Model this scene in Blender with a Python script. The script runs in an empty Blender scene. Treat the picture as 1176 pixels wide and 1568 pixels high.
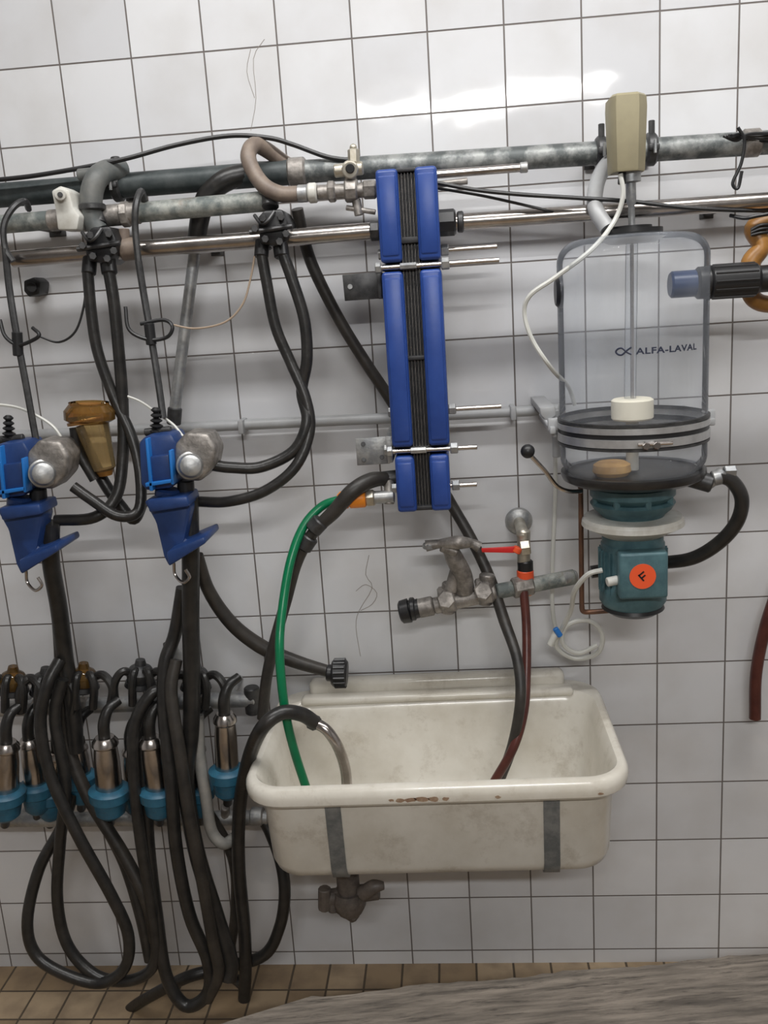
import bpy, bmesh, math, random
import numpy as np
from mathutils import Vector, Matrix
random.seed(3)
T=.15
K=1200/1176
# ---------------------------------------------------------------- camera solved from the wall's tile grid
G=[]
def g(c,r,u,v): G.append((c*T,0.0,(14.25-r)*T,u*K,v*K))
for c,u,v in [(-8,92,101),(-7,196,91),(-6,310,80),(-5,426,70),(-4,541,59),(-3,656,48),(-2,773,38),(-1,890,27),(0,1010,17),(1,1131,7)]: g(c,0,u,v)
for c,u,v in [(-7,211,209),(-6,325,199),(-5,435,191),(-4,549,183),(-3,661,174),(-2,777,165),(-1,893,154),(0,1010,145),(1,1128,134)]: g(c,1,u,v)
for c,r,u,v in [(1,6,1113,712),(-5,8,500,940),(-4,8,598,936),(-3,8,696,932),(1,8,1108,916),(0,9,1010,1016),(1,9,1107,1016),
 (0,11,1006,1197),(1,11,1105,1197),(-1,12,908,1287),(0,12,1005,1286),(1,12,1104,1286),(-5,13,536,1374),(-4,13,627,1373),(-3,13,718,1372),
 (-2,13,814,1371),(-1,13,909,1371),(0,13,1005,1371),(1,13,1103,1371),(-4,14,633,1457),(-3,14,722,1457),(-1,14,908,1456),(0,14,1004,1455),(1,14,1102,1455)]: g(c,r,u,v)
G=np.array(G)
def rot(y,p,r):
    cz,sz=math.cos(y),math.sin(y); cx,sx=math.cos(math.pi/2+p),math.sin(math.pi/2+p); cr,sr=math.cos(r),math.sin(r)
    return np.array([[cz,-sz,0],[sz,cz,0],[0,0,1]])@np.array([[1,0,0],[0,cx,-sx],[0,sx,cx]])@np.array([[cr,-sr,0],[sr,cr,0],[0,0,1]])
def proj(q,X):
    R=rot(q[3],q[4],q[5]); Y=(X-q[:3])@R
    return np.stack([600+q[6]*Y[:,0]/-Y[:,2],800-q[6]*Y[:,1]/-Y[:,2]],1)
q=np.array([-.5,-1.7,1.5,.08,-.15,0,1330.]); lam=1e-2
sc=np.array([1,1,1,1,1,1,1000.])
def res(q): return (proj(q,G[:,:3])-G[:,3:]).ravel()
e=res(q)
for it in range(200):
    J=np.zeros((len(e),7))
    for k in range(7):
        dq=np.zeros(7); dq[k]=1e-6*sc[k]; J[:,k]=(res(q+dq)-e)/1e-6
    A=J.T@J; st=np.linalg.solve(A+lam*np.diag(np.diag(A)),-J.T@e)*sc
    e2=res(q+st)
    if e2@e2<e@e: q=q+st; e=e2; lam=max(lam*.3,1e-9)
    else: lam*=4
C=Vector(q[:3]); Rm=Matrix(rot(q[3],q[4],q[5]).tolist()); F=float(q[6])
cam=bpy.data.cameras.new("camera"); cob=bpy.data.objects.new("camera",cam); bpy.context.scene.collection.objects.link(cob)
cob.matrix_world=Matrix.Translation(C)@Rm.to_4x4()
cam.sensor_fit='VERTICAL'; cam.sensor_height=36; cam.sensor_width=27; cam.lens=F/1600*36; cam.clip_start=.01
bpy.context.scene.camera=cob
def ray(u,v): return Rm@Vector(((u*K-600)/F,-(v*K-800)/F,-1))
def P(u,v,d):
    r=ray(u,v); t=(-d-C.y)/r.y
    return C+r*t
def PZ(u,v,z):
    r=ray(u,v); t=(z-C.z)/r.z
    return C+r*t
def S(u,v,d):
    r=ray(u,v); return (-d-C.y)/r.y/F*K
# ---------------------------------------------------------------- materials
def mat(name,c,rough=.5,metal=0,c2=None,sc=20,amt=(.35,.65),bump=0,bsc=None,coat=0,stretch=None,spec=None,emit=None,trans=0,c3=None):
    m=bpy.data.materials.new(name); m.use_nodes=True; nt=m.node_tree; b=nt.nodes['Principled BSDF']
    b.inputs['Base Color'].default_value=(*c,1); b.inputs['Roughness'].default_value=rough; b.inputs['Metallic'].default_value=metal
    b.inputs['Coat Weight'].default_value=coat; b.inputs['Coat Roughness'].default_value=.1
    if spec is not None: b.inputs['Specular IOR Level'].default_value=spec
    if trans: b.inputs['Transmission Weight'].default_value=trans
    if emit: b.inputs['Emission Color'].default_value=(*emit[0],1); b.inputs['Emission Strength'].default_value=emit[1]
    tc=nt.nodes.new('ShaderNodeTexCoord'); mp=nt.nodes.new('ShaderNodeMapping'); nt.links.new(tc.outputs['Object'],mp.inputs[0])
    if stretch: mp.inputs['Scale'].default_value=stretch
    if c2:
        n=nt.nodes.new('ShaderNodeTexNoise'); n.inputs['Scale'].default_value=sc; n.inputs['Detail'].default_value=6; n.inputs['Roughness'].default_value=.65
        nt.links.new(mp.outputs[0],n.inputs['Vector'])
        r=nt.nodes.new('ShaderNodeValToRGB'); r.color_ramp.elements[0].position=amt[0]; r.color_ramp.elements[1].position=amt[1]
        r.color_ramp.elements[0].color=(*c,1); r.color_ramp.elements[1].color=(*c2,1)
        nt.links.new(n.outputs[0],r.inputs[0]); col=r.outputs[0]
        if c3:
            n2=nt.nodes.new('ShaderNodeTexNoise'); n2.inputs['Scale'].default_value=c3[1]; n2.inputs['Detail'].default_value=8; n2.inputs['Roughness'].default_value=.75
            nt.links.new(mp.outputs[0],n2.inputs['Vector'])
            mr=nt.nodes.new('ShaderNodeMapRange'); nt.links.new(n2.outputs[0],mr.inputs[0]); mr.inputs[1].default_value=c3[2]; mr.inputs[2].default_value=c3[3]; mr.inputs[4].default_value=c3[4]
            mx=nt.nodes.new('ShaderNodeMix'); mx.data_type='RGBA'; nt.links.new(mr.outputs[0],mx.inputs[0]); nt.links.new(col,mx.inputs[6]); mx.inputs[7].default_value=(*c3[0],1); col=mx.outputs[2]
        nt.links.new(col,b.inputs['Base Color'])
    if bump:
        n=nt.nodes.new('ShaderNodeTexNoise'); n.inputs['Scale'].default_value=bsc or 60; n.inputs['Detail'].default_value=5
        nt.links.new(mp.outputs[0],n.inputs['Vector'])
        bp=nt.nodes.new('ShaderNodeBump'); bp.inputs['Distance'].default_value=bump; nt.links.new(n.outputs[0],bp.inputs['Height']); nt.links.new(bp.outputs[0],b.inputs['Normal'])
    return m
def tilemat(name,au,av,T,ou,ov,ca,cb,grout,gw,rough,tilt=.002,wav=.0006,dirt=None):
    m=bpy.data.materials.new(name); m.use_nodes=True; nt=m.node_tree; N=nt.nodes; L=nt.links; b=N['Principled BSDF']
    tc=N.new('ShaderNodeTexCoord'); sx=N.new('ShaderNodeSeparateXYZ'); L.new(tc.outputs['Object'],sx.inputs[0])
    def M(op,a,b_=None,c=None):
        n=N.new('ShaderNodeMath'); n.operation=op
        for i,x in enumerate((a,b_,c)):
            if x is None: continue
            if isinstance(x,(int,float)): n.inputs[i].default_value=x
            else: L.new(x,n.inputs[i])
        return n.outputs[0]
    u=M('SUBTRACT',M('DIVIDE',sx.outputs[au],T),ou); v=M('SUBTRACT',M('DIVIDE',sx.outputs[av],T),ov)
    fu=M('SUBTRACT',M('FRACT',u),.5); fv=M('SUBTRACT',M('FRACT',v),.5)
    e=M('MAXIMUM',M('ABSOLUTE',fu),M('ABSOLUTE',fv))
    mr=N.new('ShaderNodeMapRange'); mr.interpolation_type='SMOOTHSTEP'
    L.new(e,mr.inputs[0]); mr.inputs[1].default_value=.5-gw/T*1.0; mr.inputs[2].default_value=.5-gw/T*.45
    gr=mr.outputs[0]
    cx=N.new('ShaderNodeCombineXYZ'); L.new(M('FLOOR',u),cx.inputs[0]); L.new(M('FLOOR',v),cx.inputs[1])
    wn=N.new('ShaderNodeTexWhiteNoise'); wn.noise_dimensions='3D'; L.new(cx.outputs[0],wn.inputs['Vector'])
    sp=N.new('ShaderNodeSeparateColor'); L.new(wn.outputs['Color'],sp.inputs[0])
    mx=N.new('ShaderNodeMix'); mx.data_type='RGBA'; mx.inputs[6].default_value=(*ca,1); mx.inputs[7].default_value=(*cb,1); L.new(sp.outputs[2],mx.inputs[0])
    col=mx.outputs[2]
    if dirt:
        n=N.new('ShaderNodeTexNoise'); n.inputs['Scale'].default_value=dirt[1]; n.inputs['Detail'].default_value=6; L.new(tc.outputs['Object'],n.inputs['Vector'])
        r=N.new('ShaderNodeMapRange'); L.new(n.outputs[0],r.inputs[0]); r.inputs[1].default_value=.42; r.inputs[2].default_value=.8; r.inputs[4].default_value=dirt[2]
        m3=N.new('ShaderNodeMix'); m3.data_type='RGBA'; L.new(r.outputs[0],m3.inputs[0]); L.new(col,m3.inputs[6]); m3.inputs[7].default_value=(*dirt[0],1); col=m3.outputs[2]
    m2=N.new('ShaderNodeMix'); m2.data_type='RGBA'; L.new(gr,m2.inputs[0]); L.new(col,m2.inputs[6]); m2.inputs[7].default_value=(*grout,1)
    L.new(m2.outputs[2],b.inputs['Base Color'])
    L.new(M('MULTIPLY_ADD',gr,.7-rough,rough),b.inputs['Roughness'])
    nz=N.new('ShaderNodeTexNoise'); nz.inputs['Scale'].default_value=9; nz.inputs['Detail'].default_value=1; L.new(tc.outputs['Object'],nz.inputs['Vector'])
    h=M('MULTIPLY',nz.outputs[0],wav)
    h=M('ADD',h,M('MULTIPLY',M('MULTIPLY',fu,M('SUBTRACT',sp.outputs[0],.5)),tilt))
    h=M('ADD',h,M('MULTIPLY',M('MULTIPLY',fv,M('SUBTRACT',sp.outputs[1],.5)),tilt))
    h=M('SUBTRACT',h,M('MULTIPLY',gr,.0012))
    bp=N.new('ShaderNodeBump'); bp.inputs['Distance'].default_value=1; bp.inputs['Strength'].default_value=1; L.new(h,bp.inputs['Height']); L.new(bp.outputs[0],b.inputs['Normal'])
    return m
def glassmat(name,tint,haze=.08,hazec=(.8,.85,.95),refl=.5,edge=0):
    m=bpy.data.materials.new(name); m.use_nodes=True; nt=m.node_tree; N=nt.nodes; L=nt.links
    N.remove(N['Principled BSDF']); out=N['Material Output']
    tr=N.new('ShaderNodeBsdfTransparent'); tr.inputs[0].default_value=(*tint,1)
    gl=N.new('ShaderNodeBsdfGlossy'); gl.inputs['Roughness'].default_value=.04
    df=N.new('ShaderNodeBsdfDiffuse'); df.inputs[0].default_value=(*hazec,1)
    lw=N.new('ShaderNodeLayerWeight'); lw.inputs[0].default_value=refl
    tl=N.new('ShaderNodeBsdfTranslucent'); tl.inputs[0].default_value=(*hazec,1); ma=N.new('ShaderNodeMixShader'); L.new(df.outputs[0],ma.inputs[1]); L.new(tl.outputs[0],ma.inputs[2])
    m1=N.new('ShaderNodeMixShader'); L.new(tr.outputs[0],m1.inputs[1]); L.new(ma.outputs[0],m1.inputs[2])
    # streaky haze, for the jar a painted pale highlight; whitened rims at grazing angles
    tc=N.new('ShaderNodeTexCoord'); mp=N.new('ShaderNodeMapping'); mp.inputs['Scale'].default_value=(14,14,1.2); L.new(tc.outputs['Object'],mp.inputs[0])
    nz=N.new('ShaderNodeTexNoise'); nz.inputs['Scale'].default_value=1.6; nz.inputs['Detail'].default_value=3; L.new(mp.outputs[0],nz.inputs['Vector'])
    a=N.new('ShaderNodeMapRange'); L.new(nz.outputs[0],a.inputs[0]); a.inputs[1].default_value=.3; a.inputs[2].default_value=.7; a.inputs[3].default_value=haze*.5; a.inputs[4].default_value=haze*1.5
    l2=N.new('ShaderNodeLayerWeight'); l2.inputs[0].default_value=.35
    e=N.new('ShaderNodeMath'); e.operation='MULTIPLY_ADD'; L.new(l2.outputs['Facing'],e.inputs[0]); e.inputs[1].default_value=edge; L.new(a.outputs[0],e.inputs[2])
    L.new(e.outputs[0],m1.inputs[0])
    m2=N.new('ShaderNodeMixShader'); L.new(lw.outputs['Fresnel'],m2.inputs[0]); L.new(m1.outputs[0],m2.inputs[1]); L.new(gl.outputs[0],m2.inputs[2]); L.new(m2.outputs[0],out.inputs[0])
    return m
M_rub=mat('black_rubber',(.011,.011,.011),.36,0,(.026,.024,.022),30,bump=.0006,bsc=90)
M_rub2=mat('worn_rubber',(.015,.014,.013),.46,0,(.042,.036,.03),18,bump=.0006)
M_rubg=mat('grey_rubber',(.08,.09,.09),.5,0,(.15,.15,.14),18)
M_rubl=mat('light_grey_rubber',(.2,.2,.19),.5,0,(.3,.28,.25),18)
M_brh=mat('brown_rubber',(.15,.115,.095),.5,0,(.24,.19,.15),25)
M_redh=mat('dark_red_rubber',(.06,.014,.011),.35,0,(.1,.028,.02),20)
M_ss=mat('stainless_steel',(.58,.54,.51),.24,1,(.36,.33,.31),12,bump=.0003)
M_band=mat('brushed_steel_band',(.62,.62,.62),.42,.85,(.45,.45,.45),20)
M_galv=mat('galvanized_steel',(.3,.31,.32),.45,.7,(.45,.45,.44),35,(.4,.6),bump=.0006,bsc=120)
M_strap=mat('zinc_strap',(.2,.215,.22),.5,.5,(.32,.33,.33),30,(.4,.6))
M_galvd=mat('stained_galvanized_pipe',(.1,.11,.11),.5,.4,(.32,.33,.32),26,(.42,.62),bump=.0006,bsc=100)
M_galg=mat('corroded_pipe',(.13,.15,.145),.6,.3,(.38,.39,.36),24,(.42,.64),bump=.001,bsc=60,c3=((.2,.13,.08),9,.58,.72,.6))
M_dkg=mat('dark_grey_pipe',(.035,.045,.047),.5,.2,(.08,.09,.09),22,(.4,.7),bump=.0006)
M_brass=mat('tarnished_brass',(.42,.38,.3),.4,.8,(.6,.57,.5),40)
M_cast=mat('dull_cast_metal',(.2,.185,.17),.5,.6,(.42,.39,.36),35,(.4,.65),bump=.0015,bsc=70)
M_cop=mat('copper_tube',(.2,.1,.06),.45,.6,(.13,.08,.06),30)
M_pvc=mat('grey_pvc',(.42,.43,.44),.4,0,(.33,.33,.33),8)
M_wht=mat('white_plastic',(.66,.66,.62),.4,0,(.48,.46,.41),20)
M_blue=mat('blue_plastic',(.014,.046,.215),.38,0,(.022,.063,.27),15,bump=.0004,bsc=40,c3=((.12,.14,.2),14,.6,.75,.35))
M_blued=mat('dark_blue_plastic',(.011,.033,.12),.4,0,(.018,.05,.17),15,c3=((.1,.1,.11),20,.6,.75,.4))
M_lblue=mat('bright_blue_plastic',(.015,.16,.5),.38)
M_inlet=mat('navy_inlet_plastic',(.006,.025,.085),.35)
M_cyan=mat('teat_cup_blue',(.015,.08,.14),.45,0,(.028,.135,.21),25,c3=((.08,.075,.07),18,.52,.68,.55))
M_teal=mat('teal_paint',(.05,.11,.13),.42,.1,(.085,.17,.19),30,bump=.0005)
M_blk=mat('black_plastic',(.012,.012,.013),.4)
M_base=mat('black_base_plastic',(.01,.01,.012),.3,0,(.03,.028,.026),14)
M_dkm=mat('dark_metal',(.05,.05,.052),.45,.7,(.1,.1,.1),40)
M_org=mat('orange_plastic',(.9,.28,.02),.4)
M_orefl=mat('orange_reflection',(.6,.36,.13),.5,0,(.45,.25,.08),30)  # orange reflection in the jar base, painted as a solid colour
M_orr=mat('orange_red_plastic',(.8,.1,.03),.4)
M_red=mat('red_lever',(.6,.02,.02),.35)
M_grn=mat('green_hose_plastic',(0.0,.13,.05),.3,0,(.0,.18,.07),10)
M_bei=mat('beige_plastic',(.3,.265,.165),.5,0,(.25,.22,.14),15)
M_enam=mat('white_enamel',(.74,.71,.64),.25,0,(.6,.56,.48),5,(.38,.68),bump=.0006,bsc=10,coat=.25,c3=((.3,.24,.17),13,.53,.78,.6))
M_chip=mat('chipped_enamel',(.2,.1,.06),.7,0,(.4,.3,.2),60)
M_wire=mat('white_cable',(.6,.6,.56),.4)
M_tan=mat('tan_cable',(.35,.27,.2),.5)
M_plate=mat('plate_pack_metal',(.07,.07,.068),.45,.5,(.14,.13,.12),60)
M_plate2=mat('plate_gasket',(.02,.02,.022),.5)
M_drain=mat('brown_drain_plastic',(.06,.05,.045),.5,0,(.13,.11,.095),40,bump=.001)
M_wood=mat('weathered_wood',(.085,.072,.06),.85,0,(.24,.205,.17),5,(.36,.66),bump=.004,bsc=9,stretch=(1,11,11),c3=((.025,.02,.017),11,.54,.66,.85))
M_amb=glassmat('amber_glass',(.9,.76,.5),.26,(.7,.52,.26),.35,.25)
M_ambt=glassmat('amber_glass_ring',(.6,.38,.14),.4,(.32,.18,.05),.35,.2)
M_ambr=mat('amber_rubber',(.34,.16,.035),.4,0,(.2,.09,.02),25)
M_glass=glassmat('clear_glass',(.985,.99,.99),.13,(.8,.85,.94),.08,.2)
M_float=mat('cream_float',(.85,.8,.66),.5)
M_ink=mat('dark_print',(.02,.025,.05),.5)
M_crack=mat('crack_line',(.3,.27,.24),.9)
M_wallf=mat('back_room_plaster',(.44,.45,.46),.8,0,(.36,.36,.36),4)
M_ceil=mat('ceiling_paint',(.6,.6,.6),.85,0,(.52,.52,.52),3)
M_tile=tilemat('white_wall_tile',0,2,T,0,.25,(.62,.625,.645),(.71,.715,.73),(.15,.13,.12),.002,.055,.0028,.001,((.42,.39,.35),6,.35))
M_tiles=tilemat('white_wall_tile_side',1,2,T,0,.25,(.62,.62,.63),(.7,.7,.71),(.12,.11,.1),.0026,.12)
M_floor=tilemat('tan_floor_tile',0,1,.092,.2,.05,(.34,.24,.14),(.5,.38,.25),(.1,.075,.05),.0035,.4,.001,.0006,((.12,.085,.06),12,.75))
# ---------------------------------------------------------------- mesh builder
class B:
    def __init__(s,name): s.name=name; s.bm=bmesh.new(); s.mats=[]
    def mi(s,m):
        if m not in s.mats: s.mats.append(m)
        return s.mats.index(m)
    def add(s,vs,fs,m):
        i=s.mi(m); bv=[s.bm.verts.new(v) for v in vs]
        for f in fs:
            try: x=s.bm.faces.new([bv[k] for k in f]); x.material_index=i
            except ValueError: pass
        return s
    def addbm(s,t,m):
        t.verts.index_update(); return s.add([v.co.copy() for v in t.verts],[[v.index for v in f.verts] for f in t.faces],m)
    def lathe(s,p0,p1,prof,m,n=28,cap=True,ph=0):
        p0=Vector(p0); p1=Vector(p1); ax=p1-p0; L=ax.length; a=ax/L
        x=a.orthogonal().normalized() if abs(a.z)<.9 else Vector((1,0,0))
        x=(x-a*x.dot(a)).normalized(); y=a.cross(x); vs=[];fs=[]
        for t,r in prof:
            for k in range(n):
                th=2*math.pi*k/n+ph; vs.append(p0+ax*t+(x*math.cos(th)+y*math.sin(th))*max(r,1e-5))
        for i in range(len(prof)-1):
            for k in range(n): fs.append([i*n+k,i*n+(k+1)%n,(i+1)*n+(k+1)%n,(i+1)*n+k])
        if cap: fs.append(list(range(n))[::-1]); fs.append([(len(prof)-1)*n+k for k in range(n)])
        return s.add(vs,fs,m)
    def cyl(s,p0,p1,r,m,n=20,b=None):
        L=(Vector(p1)-Vector(p0)).length; b=min(r*.15,L*.2) if b is None else b
        return s.lathe(p0,p1,[(0,r-b),(b/L,r),(1-b/L,r),(1,r-b)],m,n)
    def sph(s,c,r,m,sz=1):
        c=Vector(c); pr=[(.5-.5*math.cos(math.pi*k/10),r*math.sin(math.pi*k/10)) for k in range(11)]
        return s.lathe(c-Vector((0,0,r*sz)),c+Vector((0,0,r*sz)),pr,m,20,False)
    def tubew(s,pts,r,m,n=12,sub=7,closed=False):
        pts=[Vector(p) for p in pts]; rr=r if isinstance(r,(list,tuple)) else [r]*len(pts)
        if len(pts)>2 or closed:
            o=[];ro=[];N=len(pts)
            for i in range(N if closed else N-1):
                if closed: a,b,c,d=pts[i-1],pts[i],pts[(i+1)%N],pts[(i+2)%N]
                else: b,c=pts[i],pts[i+1]; a=pts[i-1] if i>0 else b*2-c; d=pts[i+2] if i+2<N else c*2-b
                for k in range(sub):
                    t=k/sub; o.append(.5*((2*b)+(c-a)*t+(2*a-5*b+4*c-d)*t*t+(3*b-a-3*c+d)*t**3)); ro.append(rr[i]+(rr[(i+1)%N]-rr[i])*t)
            if not closed: o.append(pts[-1]); ro.append(rr[-1])
            pts,rr=o,ro
        N=len(pts); tg=[]
        for i in range(N):
            if closed: t=pts[(i+1)%N]-pts[i-1]
            else: t=pts[min(i+1,N-1)]-pts[max(i-1,0)]
            tg.append(t.normalized())
        x=tg[0].orthogonal().normalized(); vs=[];fs=[]
        for i in range(N):
            x=(x-tg[i]*x.dot(tg[i])).normalized(); y=tg[i].cross(x)
            for k in range(n):
                th=2*math.pi*k/n; vs.append(pts[i]+(x*math.cos(th)+y*math.sin(th))*rr[i])
        for i in range(N if closed else N-1):
            j=(i+1)%N
            for k in range(n): fs.append([i*n+k,i*n+(k+1)%n,j*n+(k+1)%n,j*n+k])
        if not closed: fs.append(list(range(n))[::-1]); fs.append([(N-1)*n+k for k in range(n)])
        return s.add(vs,fs,m)
    def tube(s,pts,rpx,m,n=12,sub=7,closed=False):
        w=[P(*p) for p in pts]; sc=sum(S(*p) for p in pts)/len(pts)
        r=[x*sc for x in rpx] if isinstance(rpx,(list,tuple)) else rpx*sc
        return s.tubew(w,r,m,n,sub,closed)
    def pc(s,a,b,rpx,m,n=20): return s.cyl(P(*a),P(*b),rpx*S(*a),m,n)
    def pl(s,a,b,prof,m,n=28,ph=0,cap=True):
        k=S(*a); return s.lathe(P(*a),P(*b),[(t,r*k) for t,r in prof],m,n,cap,ph)
    def box(s,c,size,m,rot=None,bev=.003,seg=2):
        t=bmesh.new(); bmesh.ops.create_cube(t,size=1)
        for v in t.verts: v.co=Vector((v.co.x*size[0],v.co.y*size[1],v.co.z*size[2]))
        if bev: bmesh.ops.bevel(t,geom=list(t.edges),offset=min(bev,min(size)*.45),segments=seg,affect='EDGES',profile=.5)
        R=rot.to_4x4() if rot else Matrix.Identity(4)
        t.transform(Matrix.Translation(Vector(c))@R); s.addbm(t,m); t.free(); return s
    def slab(s,px,d0,d1,m,bev=.003,seg=2):
        pts=[P(u,v,d0) for u,v in px]; t=bmesh.new(); n=len(pts)
        a=[t.verts.new((p.x,-d0,p.z)) for p in pts]; b=[t.verts.new((p.x,-d1,p.z)) for p in pts]
        t.faces.new(a); t.faces.new(b[::-1])
        for i in range(n): t.faces.new([a[i],b[i],b[(i+1)%n],a[(i+1)%n]])
        bmesh.ops.recalc_face_normals(t,faces=t.faces)
        if bev: bmesh.ops.bevel(t,geom=list(t.edges),offset=bev,segments=seg,affect='EDGES',profile=.5)
        s.addbm(t,m); t.free(); return s
    def done(s,ang=35,origin=True):
        me=bpy.data.meshes.new(s.name); bmesh.ops.recalc_face_normals(s.bm,faces=s.bm.faces); s.bm.to_mesh(me); s.bm.free()
        for m in s.mats: me.materials.append(m)
        for p in me.polygons: p.use_smooth=True
        me.set_sharp_from_angle(angle=math.radians(ang))
        o=bpy.data.objects.new(s.name,me); bpy.context.scene.collection.objects.link(o)
        if origin:
            co=np.array([v.co[:] for v in me.vertices]); c=Vector(((co.min(0)+co.max(0))/2).tolist())
            me.transform(Matrix.Translation(-c)); o.location=c
        return o
WG=.003   # small clearance every wall-mounted foot keeps from the tiles
def foot(b,c,w,h,m):
    c=Vector(c); L=abs(c.y)-WG; b.box((c.x,-WG-L/2,c.z),(w,L,h),m)
    b.box((c.x,-WG-.002,c.z),(w*1.8,.004,h*1.8),m,bev=.001)
def stem(b,c,r,m,flange=0):
    c=Vector(c); b.cyl(c,(c.x,-WG,c.z),r,m)
    if flange: b.lathe((c.x,-.018,c.z),(c.x,-WG,c.z),[(0,flange*.6),(.4,flange*.92),(1,flange)],M_galv,28)
def clampring(b,c,ax,R,m=M_dkm,w=.016):
    c=Vector(c); a=Vector(ax).normalized(); b.cyl(c-a*w/2,c+a*w/2,R*1.12,m,24)
    b.box(c+Vector((0,-R*1.15,0)),(w,.012,.012),m); b.cyl(c+Vector((0,-R*1.1-.012,.012)),c+Vector((0,-R*1.1-.012,-.012)),.003,M_galv,6)
# ---------------------------------------------------------------- room
X0,X1,Y0,H=-3.2,2.4,-4.6,2.95; TH=.12
def shell(name,lo,hi,m):
    b=B(name); lo=Vector(lo); hi=Vector(hi); b.box((lo+hi)/2,hi-lo,m,bev=0); return b.done(origin=False)
shell('wall_back',(X0-TH,0,0),(X1+TH,TH,H),M_tile)
shell('wall_left',(X0-TH,Y0,0),(X0,0,H),M_tiles)
shell('wall_right',(X1,Y0,0),(X1+TH,0,H),M_tiles)
shell('wall_front',(X0-TH,Y0-TH,0),(X1+TH,Y0,H),M_wallf)
shell('floor',(X0-TH,Y0-TH,-TH),(X1+TH,TH,0),M_floor)
shell('ceiling',(X0-TH,Y0-TH,H),(X1+TH,TH,H+TH),M_ceil)
b=B('wall_crack')
for pts in [[(405,60),(388,90),(392,150),(384,200)],[(384,75),(378,110),(390,150)],[(565,850),(560,880),(570,900),(550,935),(545,960),(552,1005)],[(545,905),(560,895),(577,908),(570,925),(552,935)]]:
    b.tube([(u,v,.0002) for u,v in pts],.45,M_crack,6,3)
b.done()
# ---------------------------------------------------------------- pipes along the wall
AX=Vector((1,0,0))
b=B('vacuum_pipe')
b.pc((-60,304,.10),(455,263,.10),18,M_dkg,28); b.pc((450,264,.10),(1240,214,.10),17,M_galvd,28)
for u,v in [(455,263),(1150,219)]: b.pc((u-14,v+1,.10),(u+14,v-1,.10),21,M_cast,24)
for u,v in [(180,285),(920,234),(996,229)]:
    c=P(u,v,.10); clampring(b,c,AX,.027,M_dkm,.02); foot(b,c,.02,.02,M_dkm); b.cyl(c+Vector((0,-.01,.025)),c+Vector((0,-.01,.05)),.006,M_dkm,8)
b.done()
b=B('corroded_return_pipe')
b.pc((-60,349,.15),(90,336,.15),14,M_galg,24); b.pc((150,331,.15),(408,308,.15),15,M_galg,24)
b.pc((75,338,.15),(215,326,.15),16,M_cast,24)
b.pc((185,329,.15),(200,327.5,.15),19,M_cast,8)
foot(b,P(40,341,.15),.02,.02,M_dkm)
b.done()
b=B('stainless_milk_pipe')
b.pc((18,397,.17),(580,353,.17),12.5,M_ss,28)
b.pc((690,341,.17),(1240,303,.17),12.5,M_ss,28)
for u,v in [(142,386),(410,367),(705,340)]: b.pc((u-5,v,.17),(u+5,v-.6,.17),16,M_dkm,24)
foot(b,P(300,375,.17),.015,.015,M_dkm); foot(b,P(1120,312,.17),.015,.015,M_dkm)
b.done()
b=B('grey_water_pipe')
b.pc((-60,671,.03),(600,640,.03),8,M_pvc); b.pc((600,640,.03),(855,627,.03),8,M_pvc)
for u,v in [(372,652),(785,631)]:
    c=P(u,v,.03); b.box(c,(.012,.05,.03),M_pvc)
b.done()
b=B('steel_air_tube'); b.pc((668,267,.16),(806,256,.16),6.5,M_ss); b.pc((796,257,.16),(808,256,.16),8,M_galv); b.pc((668,283,.13),(716,277,.13),5,M_cast); b.done()
b=B('pipe_elbow_fitting')
b.tube([(188,262,.10),(165,262,.13),(148,274,.16),(140,300,.17),(142,335,.17),(150,352,.17)],[17,17,17,17,16,15],M_rubg,20)
b.pc((120,268,.15),(160,264,.15),9,M_rubg); b.pc((176,240,.10),(178,252,.10),7,M_dkm)
b.pc((141,312,.172),(142,322,.172),20,M_dkm,20)
b.slab([(78,292),(92,284),(106,292),(112,318),(122,330),(118,352),(88,352),(84,320)],.21,.15,M_wht,.004)
b.pc((92,298,.225),(92,298,.20),9,M_wht); b.pc((92,298,.2285),(92,298,.22),4,M_dkm)
b.pc((112,340,.17),(150,336,.17),11,M_galv)
b.done()
for (u,v) in [(152,378),(416,352)]:
    b=B('hose_manifold_clamp')
    b.slab([(u-22,v-14),(u-14,v-30),(u+16,v-32),(u+26,v-12),(u+24,v+12),(u+8,v+26),(u-18,v+22)],.215,.12,M_blk,.006)
    for k,(a,c_) in enumerate([(-14,-18),(14,-20),(-26,-2),(22,6),(-10,14),(12,18)]):
        b.pc((u+a,v+c_,.235),(u+a,v+c_,.205),6,M_dkm,6)
    b.pc((u-34,v+4,.22),(u+32,v-6,.22),4,M_dkm,8)
    b.tube([(u-26,v-22,.2),(u-16,v-10,.225),(u-6,v-14,.23),(u+4,v-28,.22)],3,M_dkm,8)
    b.pc((u-14,v+16,.19),(u-16,v+42,.20),11,M_blk); b.pc((u+12,v+14,.19),(u+16,v+42,.20),12,M_blk)
    b.pc((u-2,v-34,.17),(u-2,v-52,.16),13,M_dkm)
    b.done()
b=B('rubber_pipe_sleeve'); b.pc((186,383,.17),(212,380,.17),17,M_brh); b.pc((190,350,.17),(192,395,.17),8,M_brh); b.done()
b=B('check_valve_fitting')
b.pc((455,297,.17),(472,296,.17),13,M_galv); b.pc((472,296,.17),(486,295,.17),15,M_wht); b.pc((486,295,.17),(575,290,.17),11,M_cast)
b.pc((502,294,.17),(514,293,.17),16,M_cast,6); b.pc((528,292,.17),(548,291,.17),18,M_cast,8); b.pc((556,291,.17),(576,290,.17),14,M_cast,6)
b.pc((538,292,.17),(536,262,.17),9,M_cast); b.pc((512,262,.17),(556,257,.17),10,M_brass); b.pc((536,260,.195),(536,258,.16),13,M_brass); b.pc((536,258,.20),(536,258,.19),7,M_blk)
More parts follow.
